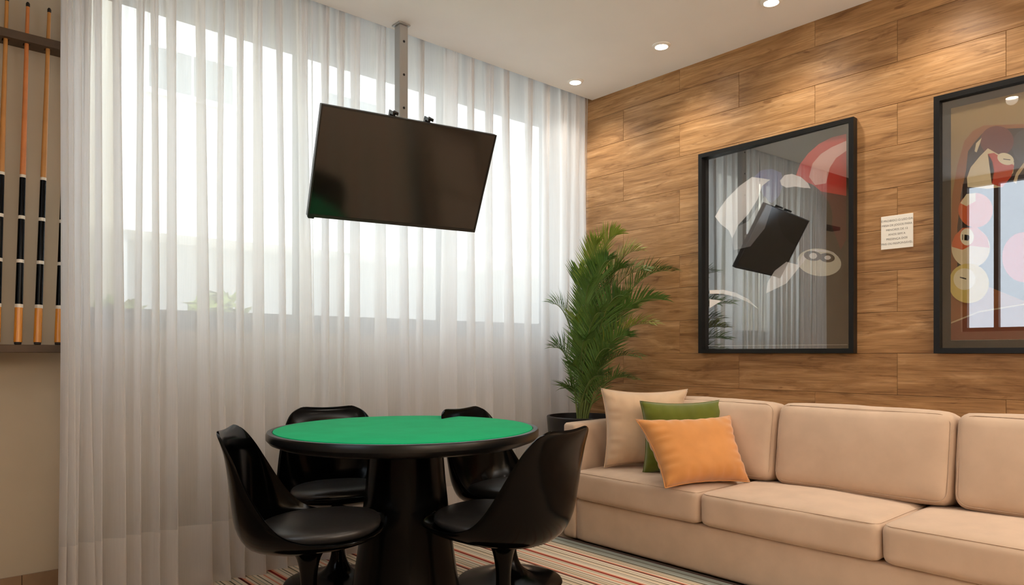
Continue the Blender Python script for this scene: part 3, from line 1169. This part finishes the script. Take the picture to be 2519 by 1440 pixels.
def tulip(label):
    t = thing('tulip_chair', label, 'chair', group='black tulip chairs around the games table')
    chair_shell(t)
    # seat pad: rounded, broader towards the front
    bm = bmesh.new()
    bmesh.ops.create_uvsphere(bm, u_segments=40, v_segments=20, radius=1.0)
    for v in bm.verts:
        x, y, z = v.co
        ax = .212 * (1 + .06 * y)
        z2 = (abs(z) ** .75) * (1 if z > 0 else -1)
        v.co = Vector((math.copysign(abs(x) ** .86, x) * ax, math.copysign(abs(y) ** .86, y) * .218 + .035, .424 + z2 * .040 + .010 * y))
    obj('seat_cushion', bm, M['leather'], t, True)
    prof = [(.238, 0), (.240, .004), (.236, .010), (.20, .018), (.14, .028), (.085, .045), (.052, .075), (.034, .12), (.028, .18), (.030, .25),
            (.042, .31), (.066, .345), (.078, .357), (.06, .362)]
    rows = catmull(prof[2:], 40)
    lathe('pedestal', prof[:2] + [tuple(r) for r in rows], M['black'], t, 56, 50)
    return t


ch = tulip('black tulip chair nearest the sofa, its back turned to the camera')
chairs = [
    (1.703, 1.960, (-.22, 1.0), None),
    (1.125, 2.352, (.72, -.46), 'black tulip chair at the left of the table, seen from the side'),
    (1.532, 2.905, (-.30, -.95), 'black tulip chair behind the table on the left, before the curtain'),
    (2.125, 2.400, (.25, -.95), 'black tulip chair behind the table on the right, mostly hidden'),
]
for i, (x, y, d, lab) in enumerate(chairs):
    o = ch if i == 0 else dup(ch, lab)
    o.location = (x, y, RUGZ)
    o.rotation_euler = (0, 0, math.atan2(-d[0], d[1]))

# ------------------------------------------------------------------ sofa
sofa = thing('sofa', 'long beige fabric sofa with three seats along the timber wall', 'sofa', (3.2, 1.43, 0))


def S(name, lo, hi, r, crown, mat, wob=.003, seed=0, rot=None, n=12):
    c = [(a + b) / 2 for a, b in zip(lo, hi)]
    l = [b - a for a, b in zip(lo, hi)]
    bm = soft_box(l, r, crown, n, wob, seed)
    if rot:
        bmesh.ops.rotate(bm, cent=(0, 0, 0), matrix=Matrix.Rotation(rot, 3, 'Y'), verts=bm.verts)
    bmesh.ops.translate(bm, vec=Vector(c) - sofa.location, verts=bm.verts)
    return obj(name, bm, mat, sofa, True)


SF = 2.845
sg = RUGZ
S('base', (SF + .02, .15, sg), (3.59, 2.683, .245), .018, (0, 0, 0), M['sofa'], .001)
S('arm', (SF + .02, 2.684, sg), (3.59, 2.785, .660), .022, (.0, .004, .004), M['sofa'], .001, 3)
S('arm', (SF + .02, .045, sg), (3.59, .148, .660), .022, (.0, .004, .004), M['sofa'], .001, 5)
S('backrest_frame', (3.49, .15, .245), (3.59, 2.683, .715), .02, (0, 0, 0), M['sofa'], .001)
seats = [(1.876, 2.680), (1.072, 1.870), (.152, 1.066)]


def piping(cush, c, l, r, z, plane='z', rot=0.0):
    # welt following the rounded outline of the cushion's top edge
    pts = []
    hx, hy = l[0] / 2 - .002, l[1] / 2 - .002
    n = 10
    for sx, sy, a0 in ((1, 1, 0), (-1, 1, 90), (-1, -1, 180), (1, -1, 270)):
        for k in range(n + 1):
            a_ = math.radians(a0 + 90 * k / n)
            pts.append(Vector((sx * (hx - r) + r * math.cos(a_), sy * (hy - r) + r * math.sin(a_), 0)))
    pts.append(pts[0])
    out = []
    for p in pts:
        if plane == 'z':
            q = Vector((p.x, p.y, z))
        else:
            q = Matrix.Rotation(rot, 3, 'Y') @ Vector((z, p.y, p.x))
        out.append(q + Vector(c) - sofa.location)
    v, f = tube_geo(out, .0017, 5)
    return raw('piping', v, f, M['pipe'], cush, True)


for i, (a, b) in enumerate(seats):
    lo, hi = (SF - .012, a, .247), (3.40, b, .405)
    o = S('seat_cushion', lo, hi, .034, (.006, .004, .022), M['sofa'], .003, 10 + i, None, 16)
    c = [(p + q) / 2 for p, q in zip(lo, hi)]
    l = [q - p for p, q in zip(lo, hi)]
    piping(o, c, [l[0] - .012, l[1] - .012], .034, l[2] / 2 - .009)
backs = [(1.738, 2.676), (.956, 1.730), (.156, .948)]
RB = math.radians(9)
for i, (a, b) in enumerate(backs):
    lo, hi = (3.275, a, .405), (3.465, b, .800)
    o = S('back_cushion', lo, hi, .05, (.022, .004, .012), M['sofa'], .005, 30 + i, RB, 16)
    c = [(p + q) / 2 for p, q in zip(lo, hi)]
    l = [q - p for p, q in zip(lo, hi)]
    piping(o, c, [l[2] - .022, l[1] - .022], .05, -l[0] / 2 + .013, 'x', RB)


# ------------------------------------------------------------------ throw pillows
def pillow(name, corners, thick, mat, label, seed, pucker=0.006):
    """corners: BL, BR, TR, TL as the camera sees them"""
    BL, BR, TR_, TL = [Vector(c) for c in corners]
    nrm = (BR - BL).cross(TL - BL).normalized()      # towards the viewer
    c = (BL + BR + TR_ + TL) / 4
    n = 40
    vs, fs = [], []
    for side in (1, -1):
        for j in range(n + 1):
            for i in range(n + 1):
                u, v = i / n * 2 - 1, j / n * 2 - 1
                # seams drawn in between the corners
                uu = u * (1 - .11 * (1 - v * v) * abs(u) ** 2)
                vv = v * (1 - .11 * (1 - u * u) * abs(v) ** 2)
                a_, b_ = (uu + 1) / 2, (vv + 1) / 2
                p = BL * (1 - a_) * (1 - b_) + BR * a_ * (1 - b_) + TR_ * a_ * b_ + TL * (1 - a_) * b_
                e = max(0, (1 - u ** 4)) * max(0, (1 - v ** 4))
                t = thick / 2 * e ** .62
                edge = (1 - min(1, (1 - abs(u)) / .45)) if abs(u) > abs(v) else (1 - min(1, (1 - abs(v)) / .45))
                along = v if abs(u) > abs(v) else u
                rip = pucker * edge * (e ** .4) * math.sin(along * 23 + seed + 3 * hash_noise(along * 3 + seed, side))
                rip += .006 * (e ** .5) * hash_noise(u * 2.2 + seed, v * 2.2, side)
                vs.append(p + nrm * side * (t + rip) - c)
    m = n + 1
    def idx(s, i, j):
        return s * m * m + j * m + i
    for s in (0, 1):
        for j in range(n):
            for i in range(n):
                q = (idx(s, i, j), idx(s, i + 1, j), idx(s, i + 1, j + 1), idx(s, i, j + 1))
                fs.append(q if s == 0 else tuple(reversed(q)))
    me = bpy.data.meshes.new(name)
    me.from_pydata([tuple(v) for v in vs], [], fs)
    bm = bmesh.new()
    bm.from_mesh(me)
    bmesh.ops.remove_doubles(bm, verts=bm.verts, dist=.0004)
    o = obj(name, bm, mat, None, True)
    o.location = c
    tag(o, label, 'pillow', 'throw pillows on the sofa')
    # seam along the outline
    path = []
    for k in range(4 * n):
        s, q = divmod(k, n)
        w = q / n * 2 - 1
        u, v = [(w, -1), (1, w), (-w, 1), (-1, -w)][s]
        uu = u * (1 - .11 * (1 - v * v) * abs(u) ** 2)
        vv = v * (1 - .11 * (1 - u * u) * abs(v) ** 2)
        a_, b_ = (uu + 1) / 2, (vv + 1) / 2
        path.append(BL * (1 - a_) * (1 - b_) + BR * a_ * (1 - b_) + TR_ * a_ * b_ + TL * (1 - a_) * b_ - c)
    path.append(path[0])
    v, f = tube_geo(path, .0028, 5)
    raw('seam', v, f, mat, o, True)
    return o


pillow('throw_pillow', [(2.975, 2.57, .418), (3.30, 2.30, .425), at_depth(1692, 958, 3.92), at_depth(1478, 956, 3.92)], .17, M['pil_beige'],
       'beige velvet throw pillow at the back of the three, against the sofa arm', 1, .008)
pillow('throw_pillow', [at_depth(1580, 1170, 3.72), (3.30, 1.99, .425), at_depth(1786, 982, 3.76), at_depth(1574, 987, 3.73)], .13, M['pil_green'],
       'olive green throw pillow, in the middle of the three on the sofa', 5)
pillow('throw_pillow', [(2.765, 2.01, .412), (3.195, 1.815, .415), (3.285, 1.975, .728), (2.79, 2.205, .722)], .17, M['pil_orange'],
       'orange-tan throw pillow, front one of the three on the sofa', 9, .008)

# ------------------------------------------------------------------ potted palm
PXc, PYc = 3.27, 3.005
palm = thing('potted_palm', 'tall green palm in a black planter in the corner behind the sofa arm', 'plant', (PXc, PYc, 0))
lathe('planter', [(.16, 0.001), (.165, .006), (.222, .630), (.224, .655), (.220, .660), (.208, .660), (.204, .60), (.02, .595)], M['pot'], palm, 56, 40)
lathe('soil', [(.203, .600), (.19, .612), (.10, .622), (.01, .625)], M['soil'], palm, 40)


def frond(tip, base_off, mat, seed, lmax=.17):
    rr = random.Random(seed)
    B = Vector((base_off[0], base_off[1], .61))
    T = tip - palm.location
    hor = Vector((T.x - B.x, T.y - B.y, 0))
    M1 = B + hor * .18 + Vector((0, 0, (T.z - B.z) * .62 + .05))
    M2 = B + hor * .55 + Vector((0, 0, (T.z - B.z) * .98 + .14 * hor.length))
    n = 34
    path = []
    for k in range(n + 1):
        t = k / n
        path.append(B * (1 - t) ** 3 + M1 * 3 * t * (1 - t) ** 2 + M2 * 3 * t * t * (1 - t) + T * t ** 3)
    vs, fs = tube_geo(path, [.0065 * (1 - .8 * k / n) for k in range(n + 1)], 6)
    st = raw('frond_stalk', vs, fs, M['stalk'], palm, True)
    vs, fs = [], []
    L = sum((path[k + 1] - path[k]).length for k in range(n))
    cnt = int(L / .0185)
    for k in range(cnt):
        t = .20 + .80 * k / (cnt - 1)
        s = t * n
        i = min(int(s), n - 1)
        p = path[i].lerp(path[i + 1], s - i)
        d = (path[min(i + 1, n)] - path[max(i - 1, 0)]).normalized()
        side = d.cross(Vector((0, 0, 1)))
        if side.length < .05:
            side = Vector((1, 0, 0))
        side.normalize()
        side = (Matrix.Rotation(rr.uniform(-.25, .25) + seed * .7 % 1.2 - .6, 3, d) @ side)
        up = side.cross(d).normalized()
        q = (t - .20) / .80
        ln = lmax * (math.sin(PI * min(1, .16 + .80 * q)) ** .7) * rr.uniform(.88, 1.1)
        if q > .9:
            ln = max(ln, .075)
        for sg_ in (1, -1):
            dirv = (d * (.75 + .75 * q) + side * sg_ * (1.0 - .45 * q) + up * rr.uniform(.15, .55)).normalized()
            wv = dirv.cross(up).normalized() * .0043
            a_ = p
            m_ = p + dirv * ln * .5 + up * .006
            e_ = p + dirv * ln - Vector((0, 0, ln * .03))
            z_ = len(vs)
            vs += [a_ - wv * .5, a_ + wv * .5, m_ + wv + up * .0015, m_, m_ - wv + up * .0015, e_]
            fs += [(z_, z_ + 3, z_ + 4), (z_, z_ + 1, z_ + 3), (z_ + 1, z_ + 2, z_ + 3), (z_ + 3, z_ + 2, z_ + 5), (z_ + 4, z_ + 3, z_ + 5)]
    raw('leaflets', vs, fs, mat, st, False)


tips = [(1470, 600, 4.30, 1), (1520, 578, 4.30, 1), (1568, 618, 4.30, 1), (1500, 640, 4.05, 0), (1585, 668, 4.15, 0), (1652, 668, 4.15, 0),
        (1630, 738, 4.05, 0), (1606, 800, 4.00, 1), (1358, 748, 4.42, 0), (1366, 856, 4.40, 0), (1412, 790, 4.25, 1), (1425, 668, 4.42, 0),
        (1450, 700, 4.10, 0), (1535, 728, 3.95, 0), (1568, 880, 4.02, 0), (1560, 935, 4.05, 0), (1392, 955, 4.35, 0), (1480, 770, 4.00, 0),
        (1550, 830, 3.98, 0), (1440, 840, 4.10, 0), (1505, 860, 4.00, 0), (1410, 900, 4.25, 0), (1490, 930, 4.05, 0), (1470, 660, 4.2, 0),
        (1540, 660, 4.2, 0), (1560, 760, 4.15, 0)]
for i, (px, py, z, y_) in enumerate(tips):
    tip = at_depth(px, py, z)
    tip.x = min(tip.x, XR - .05)
    tip.y = min(tip.y, CY0 - .055)
    a_ = i * 2.4
    frond(tip, (.03 * math.cos(a_) - .0, .03 * math.sin(a_)), M['leaf2'] if y_ else M['leaf'], i + 1, .185 if py < 860 else .15)
